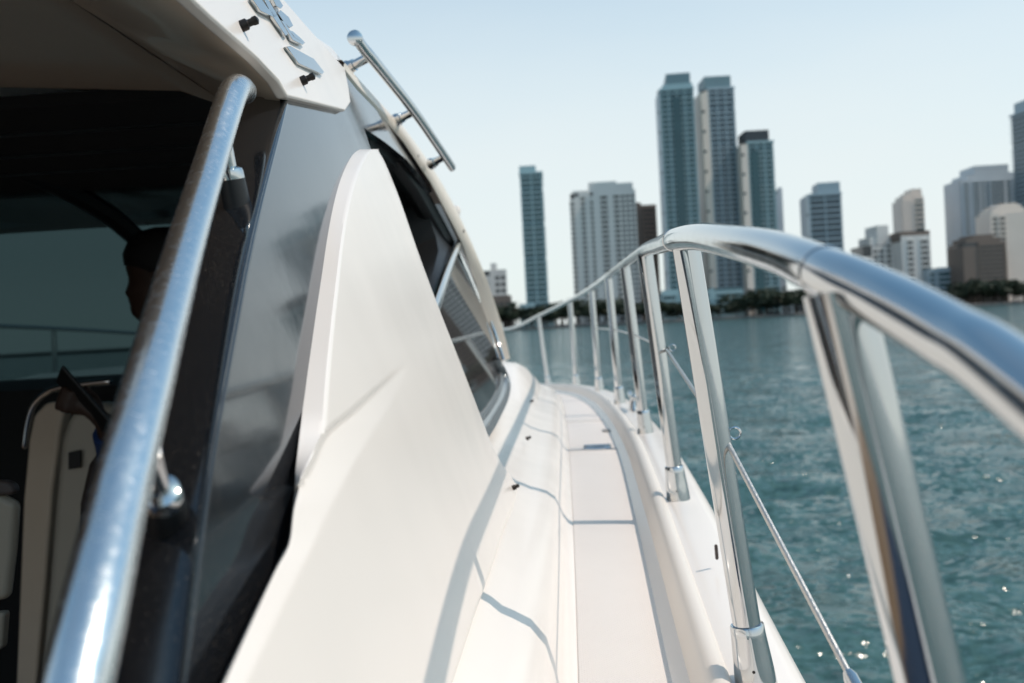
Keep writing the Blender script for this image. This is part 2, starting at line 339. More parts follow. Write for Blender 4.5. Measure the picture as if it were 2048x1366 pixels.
# wing panel ---------------------------------------------------------------
n_side = Vector((1,0,.3)).normalized()
def sp(pts, off): return [side(x, y, off) for x, y in pts]
OUT, MID, IN_ = .085, .092, .1080
right = [(757,302),(772,330),(800,400),(840,515),(880,622),(920,724),(955,815),(980,880),(1000,922),(1036,984)]
low = [(1010,1052),(985,1130),(950,1228),(905,1366),(860,1500),(760,1800)]
crease = [(745,299),(733,313),(718,345),(704,390),(693,440),(684,500),(676,570),(668,640),(661,710),(656,770),(652,830),(649,866)]
crease2 = [(640,885),(620,922),(603,955)]
outer = [(722,297),(706,308),(690,335),(676,372),(664,420),(653,480),(643,548),(632,620),(622,690),(613,755),(604,830),(597,890),(591,945),(589,985)]
outer2 = [(583,1035),(575,1090),(548,1142),(510,1222),(445,1366),(380,1510),(240,1800)]
def yfun(pts, n=8):
    P = smooth_path([Vector((p[0], p[1], 0)) for p in pts], n); ys = np.array([p.y for p in P]); o_ = np.argsort(ys, kind='stable'); xs = np.array([p.x for p in P])
    return lambda y: float(np.interp(y, ys[o_], xs[o_]))
xo = yfun(outer+outer2); xr = yfun(right+low); xcr = yfun(crease+crease2+[(597,982),(590,1010),(582,1050),(577,1090),(551,1142),(514,1222),(449,1366),(384,1510),(244,1800)])
xU = yfun([(824,716),(760,772),(700,826),(653,866),(616,938),(590,980),(572,1005),(566,1035),(556,1090),(529,1142),(491,1222),(426,1366),(361,1510),(221,1800)])
xL = yfun([(824,716),(790,790),(745,862),(700,940),(655,1030),(620,1105),(560,1225),(492,1366),(428,1500),(290,1800)])
def sstep(t): t = min(1, max(0, t)); return t*t*(3-2*t)
def woff(x, y):
    a = xo(y); c = max(xcr(y), a+3); r = xr(y); o_ = MID
    inn = np.interp(y, [0,820,900,985,1100], [IN_,IN_,.103,.0985,.0965])
    if x < c: t = (x-a)/(c-a); o_ = MID + (inn-MID)*(1-min(1, t*1.06))        # flat bevel along the aft edge
    if y > 716:                                                             # pressed spear: sharp upper lip, easing out to the lower line
        u, l = xU(y), xL(y); A = np.interp(y, [716,790,866,985,1150,1400,1800], [0,.0024,.0048,.0055,.0046,.004,.004])
        if x > u-5: sft = sstep((x-u+5)/10); q = min(1, max(0, (x-u)/max(l-u, 1))); o_ += A*sft*(1-q)
    d = r-x
    if d < 7: o_ += .0022*(1-d/7)**2
    return o_
ys = np.concatenate([np.linspace(298.5, 330, 12), np.linspace(335, 1100, 150), np.linspace(1112, 1800, 50)]); rows = []
for y in ys:
    a, c, r = xo(y), xcr(y), xr(y); c = max(c, a+3); xs = list(np.linspace(a, c, 8)) + list(np.linspace(c, r, 64))[1:-1] + [r-4, r-1.5, r]
    xs = sorted(xs); P = [side(x, y, woff(x, y)) for x in xs]
    fl_ = Vector((-.17,1,0)).normalized()
    rows.append([P[0]+fl_*.03, P[0]+fl_*.012, P[0]] + P[1:] + [P[-1]-n_side*.006-Vector((0,.001,0)), P[-1]-n_side*.022-Vector((0,.003,0))])
rows = [[p-n_side*.02 for p in rows[0]]] + rows
v, f = loft(rows); wing = obj('wing_panel', v, [tuple(reversed(q)) for q in f], M['gel'], yacht, True)
tag(wing, 'swept white moulded panel with pressed spear crease')
# black arch pillar ---------------------------------------------------------
PO = .1075
cr = [(572,200),(556,262),(538,330),(520,400),(503,470),(487,545),(472,625),(457,705),(443,780),(430,850),(419,915),(408,985),(396,1070),(386,1150),(374,1250),(360,1366),(340,1520),(310,1740)]
face = sp(cr, PO)
def xp(z):                                # the pillar's outer face is slightly barrelled: it stands more upright lower down
    if z >= -.02: return -PO-.3*(z+.31)
    u = min(-.02-z, .3); return -PO-.3*.29 + .3*u - .45*u*u
def side2(px, py):
    d = ray(px, py); lo, hi = .05, 6.0
    for _ in range(40):
        t = (lo+hi)/2
        if d.x*t > xp(d.z*t): lo = t
        else: hi = t
    return d*lo + OFS
face = [side2(*p) for p in cr]
rgt = [(700,190),(730,262),(752,330),(775,400),(795,470),(815,545),(835,625),(855,705),(870,780),(880,850),(880,915),(870,985),(850,1070),(800,1150),(740,1250),(660,1366),(560,1520),(470,1740)]
rows = []
for a_, b_ in zip(cr, rgt): rows.append([side2(a_[0]+(b_[0]-a_[0])*t+(1.5 if t == 0 else 0), a_[1]+(b_[1]-a_[1])*t) for t in np.linspace(0, 1, 10)])
v, f = loft(rows); pil = obj('arch_pillar', v, f, M['black'], yacht, True)
tag(pil, 'glossy black raked pillar behind the wing panel')
v, f = plate([side(*p, PO+.0005) for p in ((690,150),(714,180),(746,213),(780,250),(810,286),(838,326),(862,362),(864,384),(842,352),(812,318),(770,284),(731,258),(705,240),(690,222))], n_side, .012); obj('pillar_top', v, f, M['black'], pil)
inner_px = [(440,196),(425,262),(405,335),(383,405),(361,475),(341,548),(320,625),(300,705),(282,780),(267,850),(254,915),(239,985),(221,1070),(205,1150),(184,1250),(160,1366),(128,1520),(85,1740)]
rows = []
for i in range(len(cr)):
    a_ = face[i]; d = ray(*inner_px[i]); Yi = a_.y*1.0 + .055; b_ = at(*inner_px[i], Yi)
    m_ = (a_+b_)/2 + Vector((.004,-.012,0)); u_ = (m_-a_).normalized()
    p0 = a_+Vector((-.0030,.010,0))+n_side*.0035; p1 = a_+u_*.013+n_side*.0008; c_ = a_+n_side*.0022
    rows.append([p0-n_side*.006] + [p0*(1-t)**2+c_*2*t*(1-t)+p1*t*t for t in (0,.15,.3,.45,.6,.75,.9,1)] + [m_, a_*.2+b_*.8+Vector((0,-.008,0)), b_, b_+Vector((-.015,.12,0))])
v, f = loft(rows); aft = obj('pillar_aft_face', v, [tuple(reversed(q)) for q in f], M['black'], pil, True)
# hardtop ---------------------------------------------------------------------
def roofpt(px, py): return side(px, py, .098)
# side face of the overhang (between lower edge and upper edge), running aft over the camera
lowE = [(692,222),(640,209),(578,194),(560,163),(520,120),(470,75),(428,38),(388,0)]
upE  = [(640,82),(622,60),(600,35),(588,22),(570,0)]
hl = [side(*p, .098) for p in lowE]; hu = [side(*p, .103) for p in ((702,206),(698,176),(690,136),(640,80),(606,42),(570,0))]
z_l = hl[-1].z; z_u = hu[-1].z
aftl = [Vector((hl[-1].x, y, z_l)) for y in (.74,.71,.68,.65)]; aftu = [Vector((hu[-1].x, y, z_u)) for y in (1.1,1.0,.9,.75,.65)]
outl = hu + aftu + list(reversed(aftl)) + list(reversed(hl))
hard = empty('x', (0,0,0)); bpy.data.objects.remove(hard)
v, f = plate(outl, Vector((1,0,.12)), .014); hardtop = obj('hardtop', v, f, M['gel'], yacht); bevel(hardtop, .004, 3, 40, True)
tag(hardtop, 'white hardtop side with chrome badge above the pillar')
# underside chamfer, ceiling, black sunroof shade, header
rows = [[hl[2]+Vector((-.03,.10+.08*k,.01*k)) for k in range(5)]+[V(-.515,1.66,.382)]]
for p in hl[2:] + aftl:
    a_ = p - Vector((.0115,0,.0)); b_ = V(-.515, p.y+.06, .382)
    rows.append([a_+Vector((0,0,.003)), a_*.9+b_*.1+Vector((0,0,-.004)), a_*.7+b_*.3+Vector((0,0,-.008)), a_*.45+b_*.55+Vector((0,0,-.012)), a_*.2+b_*.8+Vector((0,0,-.006)), b_])
v, f = loft(rows); obj('underside_chamfer', v, f, M['liner'], hardtop, True)
rows = [[V(-.51, y, .378), V(-.60, y, .415), V(-.9, y, .44), V(XC, y, .455), V(-2.0, y, .44), V(-2.4, y, .378)] for y in (.65, .75, .9, 1.2, 1.62)]
v, f = loft(rows); obj('ceiling_panel', v, f, M['liner'], hardtop, True)
v, f = tube(smooth_path([V(-.64,.66,.418), V(-.66,.8,.421), V(-.70,1.0,.425), V(-.78,1.32,.431), V(-1.0,1.42,.442), V(-1.5,1.43,.449)], 6), .004, 8); obj('ceiling_trim', v, f, M['liner'], hardtop, True)
v, f = box(-2.5,-.40,1.62,2.5,0,.02); v = [V(x,y,z+.405+.05*(1-abs(x-XC)/1.05)) for x,y,z in v]; obj('sunroof_shade', v, f, M['dark'], hardtop)
for y in (1.8,2.0,2.2): 
    v, f = box(-2.5,-.42,y,y+.02,0,.012); obj('shade_batten', [V(x,yy,z+.40+.045*(1-abs(x-XC)/1.05)) for x,yy,z in v], f, M['rubber'], hardtop)
rows = [[V(-.36, y, z-.012), V(-.8,y+.04,z+.005), V(XC,y+.07,z+.012), V(-2.1,y+.04,z+.005), V(-2.55,y,z-.012)] for y, z in ((2.42,.46),(2.44,.445),(2.6,.435),(2.62,.425),(2.75,.405),(2.9,.385),(3.0,.365))]
v, f = loft(rows); obj('windscreen_header', v, f, M['liner'], hardtop, True)
# roof skin
so_ = [(676,120,1.9),(700,146,2.05),(735,184,2.2),(770,222,2.36),(800,250,2.52),(830,289,2.7),(857,328,2.86),(882,368,3.0),(908,415,3.16),(932,466,3.32),(952,511,3.45),(973,560,3.57),(988,602,3.68),(1001,642,3.78),(1012,684,3.87),(1019,718,3.94)]
si_ = [(680,140,1.9),(712,180,2.03),(745,214,2.18),(778,250,2.34),(808,286,2.5),(836,328,2.68),(862,366,2.84),(884,408,2.98),(907,452,3.14),(926,490,3.3),(940,530,3.43),(953,572,3.55),(965,620,3.66),(979,664,3.76),(990,697,3.85),(1001,724,3.92)]
A_ = [at(x, y, Y*.88) for x, y, Y in so_]; B_ = [at(x, y, Y*.88) for x, y, Y in si_]
rows = []
for a_, b_ in zip(A_, B_):
    d = (a_-b_); out = Vector((.006,0,.002))
    rows.append([b_+Vector((-.002,.04,.0)), b_, b_+d*.12+out, b_+d*.5+out*1.6, b_+d*.88+out, a_, a_+Vector((-.012,.006,.006)), a_+Vector((-.04,.02,.014))])
v, f = loft(rows); strip = obj('roof_edge_strip', v, f, M['cream'], yacht, True); tag(strip, 'cream curved roof edge running down to the windscreen base')
rows = []
shoulder_t = [max(0, 1-i/11) for i in range(len(A_))]
for (a_, s_) in zip(A_, shoulder_t):
    if a_.z < ZC+.33: continue
    r = [a_+Vector((-.004,.004,-.006))]
    for dx, dz in ((-.012,.022),(-.03,.036),(-.08,.05),(-.25,.07)): r.append(a_+Vector((dx,.01,dz*s_+.002)))
    zt = a_.z+.08*s_; r += [Vector((XC,a_.y+.25,zt+.03)), Vector((2*XC-a_.x,a_.y,a_.z))]
    rows.append(r)
pre_r = []
for p in list(reversed(aftu)) + list(reversed(hu[3:])):
    r = [p+Vector((-.006,0,-.004))] + [p+Vector((dx,0,dz)) for dx, dz in ((-.016,.012),(-.03,.018),(-.08,.03),(-.25,.05))]
    pre_r.append(r + [Vector((XC,p.y,p.z+.08)), Vector((2*XC-p.x,p.y,p.z))])
rows = pre_r + rows
v, f = loft(rows); obj('roof_skin', v, f, M['gel'], hardtop, True)
top_ = rows[0]; bot_ = [V(-.33,.652,.255), V(-.515,.652,.382), V(-.7,.652,.43), V(-.9,.652,.44), V(XC,.652,.455), V(-2.0,.652,.44), V(-2.45,.652,.36)]
v, f = loft([[p+Vector((0,.002,0)) for p in top_[:3]+[top_[4]]+[top_[4]*.5+top_[5]*.5]+top_[5:]], [bot_[0], bot_[1], bot_[2], bot_[3], bot_[3]*.5+bot_[4]*.5, bot_[4], bot_[6]]]); obj('aft_fascia', v, f, M['gel'], hardtop, True)
# small pale light fitting on the roof seen past the edge
p = at(918,428,3.3)
v, f = disc_stack(p-Vector((.02,0,.03)), (.1,0,1), [(.022,0),(.022,.012),(.016,.016),(.020,.03),(.022,.045),(.018,.056),(.008,.06)], 16); obj('roof_light', v, f, M['gel'], hardtop, True)
# snap studs, chrome letters and plate on the roof side
nr = Vector((1,0,.12)).normalized()
def rp(px, py, o_=.098): return side(px, py, o_)
for px, py in ((482,53),(602,163)):
    v, f = disc_stack(rp(px,py,.099), Vector((1,.25,.45)), [(.0055,0),(.0055,.006),(.0035,.0075),(.0035,.011),(.0042,.0125),(.0042,.016),(.0015,.0175)], 12); obj('snap_stud', v, f, M['brass'], hardtop, True)
def chrome(pts, th=.0045, name='chrome_letter_stroke'):
    q = [rp(x, y, .0945) for x, y in pts]; v, f = plate(q, nr, th); o = obj(name, v, f, M['steel'], hardtop); bevel(o, .0008, 2, 40, True); return o
chrome([(504,-4),(522,22),(551,36),(556,29),(536,16),(521,-6)])
chrome([(526,-6),(534,-6),(577,68),(572,72),(548,36)])
chrome([(545,-6),(556,-6),(567,12),(562,18),(553,12)])
chrome([(556,26),(562,20),(578,34),(587,52),(580,56),(570,46)])
chrome([(562,40),(568,42),(590,74),(610,86),(606,90),(586,80)])
chrome([(578,60),(586,62),(600,74),(612,86),(605,86),(588,76)])
chrome([(574,93),(582,92),(628,117),(649,144),(645,149),(598,127)], .0045, 'chrome_name_plate')
# roof grab rail
rr = [(712,76,1.98),(728,98,2.02),(745,118,2.06),(783,165,2.2),(815,205,2.32),(843,243,2.44),(866,277,2.56),(887,308,2.68),(904,334,2.78)]
path = smooth_path([at(x, y, Y*.88) for x, y, Y in rr], 6)
v, f = tube(path, [.0093]*len(path), 16, True, 1.25); rail2 = obj('roof_rail', v, f, M['steel'], yacht, True); tag(rail2, 'short chrome rail with round end standing on the roof edge')
v, f = disc_stack(at(710,76,1.738), FW*-1, [(.004,-.011),(.0105,-.008),(.0136,-.003),(.0136,.003),(.0105,.005),(.002,.006)], 20); obj('end_cap', v, f, M['steel'], rail2, True)
for (x0,y0,Y0),(x1,y1,Y1) in (((742,112,2.05),(704,132,2.07)),((830,222,2.38),(800,237,2.41)),((888,314,2.70),(868,325,2.73))):
    a_, b_ = at(x0,y0,Y0*.88), at(x1,y1,Y1*.88); v, f = tube([a_, b_], .0084, 14); po = obj('rail_post', v, f, M['steel'], rail2, True)
    v, f = disc_stack(b_+(b_-a_).normalized()*.012, (a_-b_), [(.014,0),(.014,.005),(.011,.010),(.011,.018)], 16); obj('post_base', v, f, M['steel'], po, True)
for px, py, Y in ((771,249,2.37),(829,312,2.66),(872,376,2.93),(922,462,3.25)):
    v, f = disc_stack(at(px,py,Y*.88)+Vector((.004,0,0)), (1,-.3,.2), [(.006,0),(.006,.004),(.003,.006)], 10); obj('strip_screw', v, f, M['brass'], strip, True)
# side window ------------------------------------------------------------------
WO = .126
fo = [(729,256),(755,266),(790,291),(818,315),(846,345),(862,365),(876,384),(889,406),(899,426),(911,455),(919,479),(906,520),(884,575),(860,640)]
fi = [(741,296),(762,308),(782,325),(802,343),(821,364),(830,378),(838,391),(846,405),(853,422),(862,446),(872,474),(877,502),(862,560),(840,640)]
rows = []
for a_, b_ in zip(fo, fi):
    p, q = side(*a_, WO), side(*b_, WO+.02); rows.append([p+n_side*.004-Vector((0,.0,.0)), p+n_side*.007+(q-p)*.06, q, q-n_side*.06])
v, f = loft(rows); win = obj('window_frame', v, f, M['rubber'], yacht, True); tag(win, 'black rubber frame around the open side window')
pane = [(912,497),(936,545),(958,598),(978,652),(992,694),(1002,722),(1008,750),(1002,786),(984,826),(960,856),(935,900),(880,900),(820,780),(862,645),(888,570)]
v, f = plate(sp(pane, WO+.004), n_side, .005); obj('fixed_pane', v, f, M['glass'], win)
# front edge trim of the pane and the stepped sill moulding below it
tr = [(917,490),(941,540),(963,594),(984,650),(999,695),(1007,722)]
v, f = tube(smooth_path(sp(tr, WO-.001), 5), .006, 10); obj('pane_trim', v, f, M['steel'], win, True)
sill = [(985,715),(992,732),(997,757),(990,784),(970,814),(951,833),(925,860)]
sill2 = [(1000,717),(1014,743),(1022,768),(1017,800),(1003,831),(988,860),(955,912)]
rows = []
for a_, b_ in zip(smooth_path([Vector((*p,0)) for p in sill],4), smooth_path([Vector((*p,0)) for p in sill2],4)):
    p, q = side(a_.x,a_.y,WO+.006), side(b_.x,b_.y,WO-.02); d = q-p
    rows.append([p-n_side*.01, p+n_side*.006, p+d*.30+n_side*.004, p+d*.34-n_side*.002, p+d*.6, p+d*.64+n_side*.003, q+n_side*.0, q-n_side*.05])
v, f = loft(rows); o = obj('sill_moulding', v, f, mat('grey_sill_trim', (.22,.24,.25), .2, .5), win, True); bevel(o, .001, 1, 60, False)
v, f = tube(smooth_path([side(*p, WO-.012) for p in ((917,484),(910,500),(893,545),(874,600),(856,655),(840,700))], 5), .0115, 12); obj('chrome_divider', v, f, M['steel'], win, True)
# sliding pane edge (dark) just inside the opening
v, f = plate([side(*p, WO+.03) for p in ((897,500),(912,492),(870,620),(845,690),(830,690),(862,590))], n_side, .006); obj('sliding_pane_edge', v, f, M['rubber'], win)
# windscreen --------------------------------------------------------------------
def wrow(p, b):   # a row from starboard to port bulging forward by b
    return [Vector((p.x+(2*XC-2*p.x)*t, p.y+b*math.sin(math.pi*t)**.8, p.z)) for t in np.linspace(0, 1, 13)]
wp = [b_ for b_ in B_ if b_.z < ZC+.44]
rows = [wrow(p+Vector((-.02,.03,0)), .25) for p in wp]
v, f = loft(rows); ws = obj('windscreen', v, f, M['screen'], yacht, True); tag(ws, 'dark shaded windscreen seen through the cabin')
for tt in (.0, .40, 1.0):
    pth = [Vector((p.x-.05+(2*XC-2*p.x+.1)*tt, p.y+.25*math.sin(math.pi*tt)**.8-.01, p.z)) for p in wp]
    v, f = tube(pth, .028, 8); obj('windscreen_pillar', v, f, M['rubber'], ws, True)
rows = [wrow(Vector((-.25,y,ZC+z)), bb) for y, z, bb in ((3.99,-.12,.26),(3.86,-.115,.26),(3.5,-.10,.2),(3.3,-.10,.1),(3.2,-.125,.05),(3.18,-.3,.05),(3.18,-1.3,.0))]
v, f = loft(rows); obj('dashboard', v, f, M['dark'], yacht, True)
# cabin interior shell
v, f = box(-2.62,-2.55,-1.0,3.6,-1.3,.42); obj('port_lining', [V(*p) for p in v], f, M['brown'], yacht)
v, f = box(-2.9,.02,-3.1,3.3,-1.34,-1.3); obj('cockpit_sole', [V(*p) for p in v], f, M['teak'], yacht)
v, f = box(-1.7,.015,-3.0,.5,-1.299,-1.29); obj('added_reflection_mat', [V(*p) for p in v], f, mat('navy_reflection_mat', (.02,.04,.075), .8), yacht)  # unseen mat, added so the near rail posts reflect dark blue
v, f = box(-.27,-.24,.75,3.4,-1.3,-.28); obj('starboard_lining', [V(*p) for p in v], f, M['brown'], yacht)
# grab rail on the pillar ---------------------------------------------------------
gp = [(487,183,1.16),(477,176,1.09),(466,187,1.04),(452,225,1.0),(433,285,.95),(411,358,.885),(386,440,.81),(360,530,.735),(333,630,.665),(306,730,.605),(280,830,.56),(256,925,.525),(232,1025,.495),(206,1140,.463),(182,1250,.438),(156,1366,.418),(122,1520,.40),(70,1760,.385)]
GS = .82
path = smooth_path([at(x, y, Y*GS) for x, y, Y in gp], 5)
v, f = tube(path, .0152*GS, 28, dome=True); grab = obj('grab_rail', v, f, M['brushed'], yacht, True); tag(grab, 'thick stainless grab rail standing off the black pillar')
for (x0,y0,Y0),(x1,y1,Y1) in (((447,270,.955),(462,348,1.02)),((298,905,.535),(322,990,.60))):
    a_, b_ = at(x0,y0,Y0*GS), at(x1,y1,Y1*GS*.945); d = (b_-a_).normalized()
    v, f = tube([a_, b_], .0055, 14); st = obj('standoff', v, f, M['steel'], grab, True)
    v, f = disc_stack(b_-d*.004, d, [(.0052,-.002),(.0092,0),(.0100,.0025),(.0102,.007),(.0102,.008)], 24); obj('standoff_cup', v, f, M['steel'], st, True)
    v, f = disc_stack(b_-d*.004, d, [(.0101,.008),(.0105,.016),(.0110,.034)], 24); obj('rubber_boot', v, f, M['rubber'], st, True)
# guard rail ------------------------------------------------------------------------
tops = [(2048,772,.312),(1900,672,.362),(1760,594,.42),(1650,544,.48),(1560,507,.57),(1477,486,.69),(1400,474,.88),(1352,479,1.09),(1320,490,1.42),(1288,502,1.9),(1250,527,2.82),(1217,551,3.83),(1183,576,4.73),(1140,601,5.75),(1077,632,6.95),(1012,659,7.9)]
tw = [at(*p) for p in tops]
pre = [V(.19,-.75,-.42), V(.18,-.6,-.34), V(.165,-.3,-.25), V(.152,0,-.15), V(.146,.17,-.081)]
post = [V(-.82,8.8,.02), V(-1.12,9.15,.01), V(-1.45,9.3,.01)]
path = smooth_path(pre + tw + post, 8)
v, f = tube(path, .0122, 28); toprail = obj('top_rail', v, f, M['steel'], yacht, True); tag(toprail, 'curved stainless top rail sweeping from the near right to the bow')
for px_, py_, Y_ in ((1648,543,.482),(1346,480,1.12)):
    c = at(px_,py_,Y_); k = min(range(2, len(path)-2), key=lambda q: (path[q]-c).length)
    v, f = tube([path[k]+(path[k+1]-path[k-1]).normalized()*t for t in (-.0016,-.0008,.0008,.0016)], [.0123,.0128,.0128,.0123], 28, False); obj('weld_seam', v, f, M['steel'], toprail, True)
v, f = tube([Vector((2*XC-p.x, p.y, p.z)) for p in path[20:]], .0122, 12); obj('top_rail', v, f, M['steel'], yacht, True)
SN = [((1672,580),(2095,2340),.45),((1372,492),(1512,1365),1.07),((1290,508),(1357,998),1.9),((1250,535),(1291,865),2.82),((1217,558),(1240,806),3.83),((1183,582),(1199,781),4.73),((1140,606),(1153,771),5.75),((1077,635),(1097,770),6.95)]
sp_ = []
def stanchion(a_, b_, fine=True):
    d = (b_-a_).normalized(); L = (b_-a_).length; n = 24 if fine else 12
    v, f = tube([a_, b_-d*.05], .0148, n); s = obj('stanchion', v, f, M['steel'], yacht, True)
    v, f = disc_stack(b_+d*.004, -d, [(.0225,0),(.0224,.004),(.0205,.03),(.0184,.056),(.0181,.066),(.0172,.0672),(.0160,.066)], n); sl_ = obj('base_sleeve', v, f, M['steel'], s, True)
    if fine:
        v, f = disc_stack(b_-d*.018+Vector((-.003,-.0188,0)), (-.1,-1,0), [(.0032,0),(.003,.0015),(.001,.002)], 10); obj('sleeve_screw', v, f, M['brass'], s, True)
    return s
for i, (t_, b_, Y) in enumerate(SN):
    A1, B1 = at(*t_, Y), at(*b_, Y); sp_.append((A1, B1, stanchion(A1, B1, i < 5)))
for a_, b_, s in sp_[1:]:
    stanchion(Vector((2*XC-a_.x,a_.y,a_.z)), Vector((2*XC-b_.x,b_.y,b_.z)), False)
for y, x in ((8.1,-.42),(8.9,-.92)):
    xs, zs = GUN(y); stanchion(V(xs-.03,y,.035), V(xs,y,zs), False)
# mid-height lifeline wire with rings
def wire(a_, b_, r=.0026, sag=0):
    m_ = (a_+b_)/2 - Vector((0,0,sag)); return tube(smooth_path([a_, m_, b_], 6), r, 10)
def rope(a_, b_, r):
    d = b_-a_; L = d.length; t_ = d.normalized(); u = t_.orthogonal().normalized(); b = t_.cross(u); m_ = int(L/.0022); n = 24; rows = []
    for i in range(m_+1):
        tw = i*.0022/.016*2*math.pi/6*2; rows.append([a_+t_*(L*i/m_)+(u*math.cos(2*math.pi*k/n)+b*math.sin(2*math.pi*k/n))*r*(1+.14*abs(math.sin(3*(2*math.pi*k/n-tw)))) for k in range(n)])
    return loft(rows, True)
mids = [at(1448,872,1.075), at(1333,699,1.905), at(1270,670,2.82), at(1232,660,3.83), at(1191,656,4.73)]
end = at(1700,1352,.80)
pts = [end] + mids
for k, (a_, b_) in enumerate(zip(pts[:-1], pts[1:])):
    v, f = (rope if k < 2 else wire)(a_, b_, .0026); obj('lifeline_wire', v, f, M['wire'], yacht, True)
v, f = tube([end+(end-mids[0]).normalized()*.06, end+(end-mids[0]).normalized()*.002, end-(end-mids[0]).normalized()*.004], [.0065,.0062,.0042], 14); sw = obj('wire_terminal', v, f, M['steel'], yacht, True)
xs, zs = GUN(.62)
v, f = disc_stack(end+(end-mids[0]).normalized()*.055, (end-mids[0]), [(.008,0),(.008,.012),(.005,.02),(.005,.06)], 12); obj('terminal_fork', v, f, M['steel'], sw, True)
for k, (p, s) in enumerate(((mids[0], sp_[1]), (mids[1], sp_[2]))):
    c = p + Vector((.011,-.004,.003)); circ = [c + RT*(.0062*math.cos(t)) + UP*(.0062*math.sin(t)) for t in np.linspace(0, 2*math.pi, 22)]
    v, f = tube(circ, .0012, 8, False); obj('split_ring', v, f, M['steel'], s[2], True)
    v, f = disc_stack(p-Vector((.006,0,0)), (1,0,0), [(.0035,0),(.0048,.002),(.0048,.008),(.003,.01)], 12); obj('eye_pin', v, f, M['brass'], s[2], True)
# deck fittings
p = at(1195,903,2.86)
v, f = disc_stack(V(p.x,p.y,GUN(2.86)[1]-.0445), (0,0,1), [(.042,0),(.042,.004),(.038,.0065),(.016,.0068),(.013,.0058)], 28); hl_ = obj('hatch_latch', v, f, M['steel'], deck, True)
q = V(p.x,p.y,GUN(2.86)[1]-.0445)
v, f = tube([q+Vector((-.036,0,.009)), q+Vector((.036,0,.009))], .004, 10, dome=True); obj('latch_bar', v, f, M['steel'], hl_, True)
xs, zs = GUN(3.5)
cl = V(xs+.018, 3.5, zs)
v, f = merge(tube([cl+Vector((0,-.045,0)), cl+Vector((0,-.03,.036))], .008, 10), tube([cl+Vector((0,.045,0)), cl+Vector((0,.03,.036))], .008, 10), tube(smooth_path([cl+Vector((0,-.10,.052)), cl+Vector((0,-.05,.042)), cl+Vector((0,.05,.042)), cl+Vector((0,.10,.052))], 4), .009, 12, dome=True))
o = obj('mooring_cleat', v, f, M['steel'], yacht, True); tag(o, 'stainless mooring cleat between two stanchions')
p = at(1215,860,3.25)
# thin grey plate painting a small dark shadow on the deck panel
zz = GUN(3.28)[1]-.0425
v, f = box(p.x-.014,p.x+.02,3.24,3.31,zz,zz+.002); o = obj('deck_shadow_patch', [V(*q) for q in v], f, mat('grey_shadow_patch', (.30,.29,.28), .8), deck)
# brown fender hook on the hull edge
p = at(1432,1092,1.45); v, f = tube([p, p+Vector((.002,.01,-.02))], .0025, 8, dome=True); obj('fender_hook', v, f, M['brown'], yacht, True)
# helm seat with handrail -------------------------------------------------------------
def yplate(pts, Y, th, name, m, parent, bv=.01):
    P = [at(x, y, Y) for x, y in pts]; v, f = plate(P, (0,-1,0), th); o = obj(name, v, f, m, parent); bevel(o, bv, 4, 30, True); return o
seat = yplate([(70,1420),(92,1180),(108,980),(118,880),(135,830),(158,812),(200,806),(240,812),(300,830),(330,1000),(340,1420)], 2.75, .08, 'helm_seat', M['leather'], yacht, .03)
tag(seat, 'cream moulded helm seat back in the dark cabin')
yplate([(28,1420),(45,1000),(56,880),(66,832),(90,806),(132,800),(120,860),(104,980),(88,1180),(66,1420)], 2.85, .06, 'seat_side', M['liner'], seat, .012)
v, f = tube(smooth_path([at(*p) for p in ((48,892,2.66),(54,850,2.66),(66,812,2.66),(92,786,2.66),(122,775,2.66),(170,768,2.66),(218,763,2.66))], 6), .0085, 12, dome=True); obj('seat_handrail', v, f, M['steel'], seat, True)
yplate([(150,1420),(152,1010),(170,930),(200,890),(260,880),(320,900),(320,1420)], 2.32, .1, 'seat_cushion', M['brown'], seat, .03)
yplate([(136,905),(160,900),(160,935),(136,940)], 2.73, .01, 'seat_switch', M['rubber'], seat, .002)
o = yplate([(-90,985),(-20,980),(18,1000),(33,1006),(26,1100),(14,1200),(-90,1215)], 1.35, .02, 'cockpit_locker', M['locker'], yacht, .012)
yplate([(-90,965),(10,962),(27,972),(27,990),(-90,1000)], 1.345, .02, 'locker_cushion', M['brown'], o, .01)
yplate([(-90,1235),(8,1225),(2,1300),(-90,1320)], 1.34, .02, 'locker_door', M['locker'], o, .006)

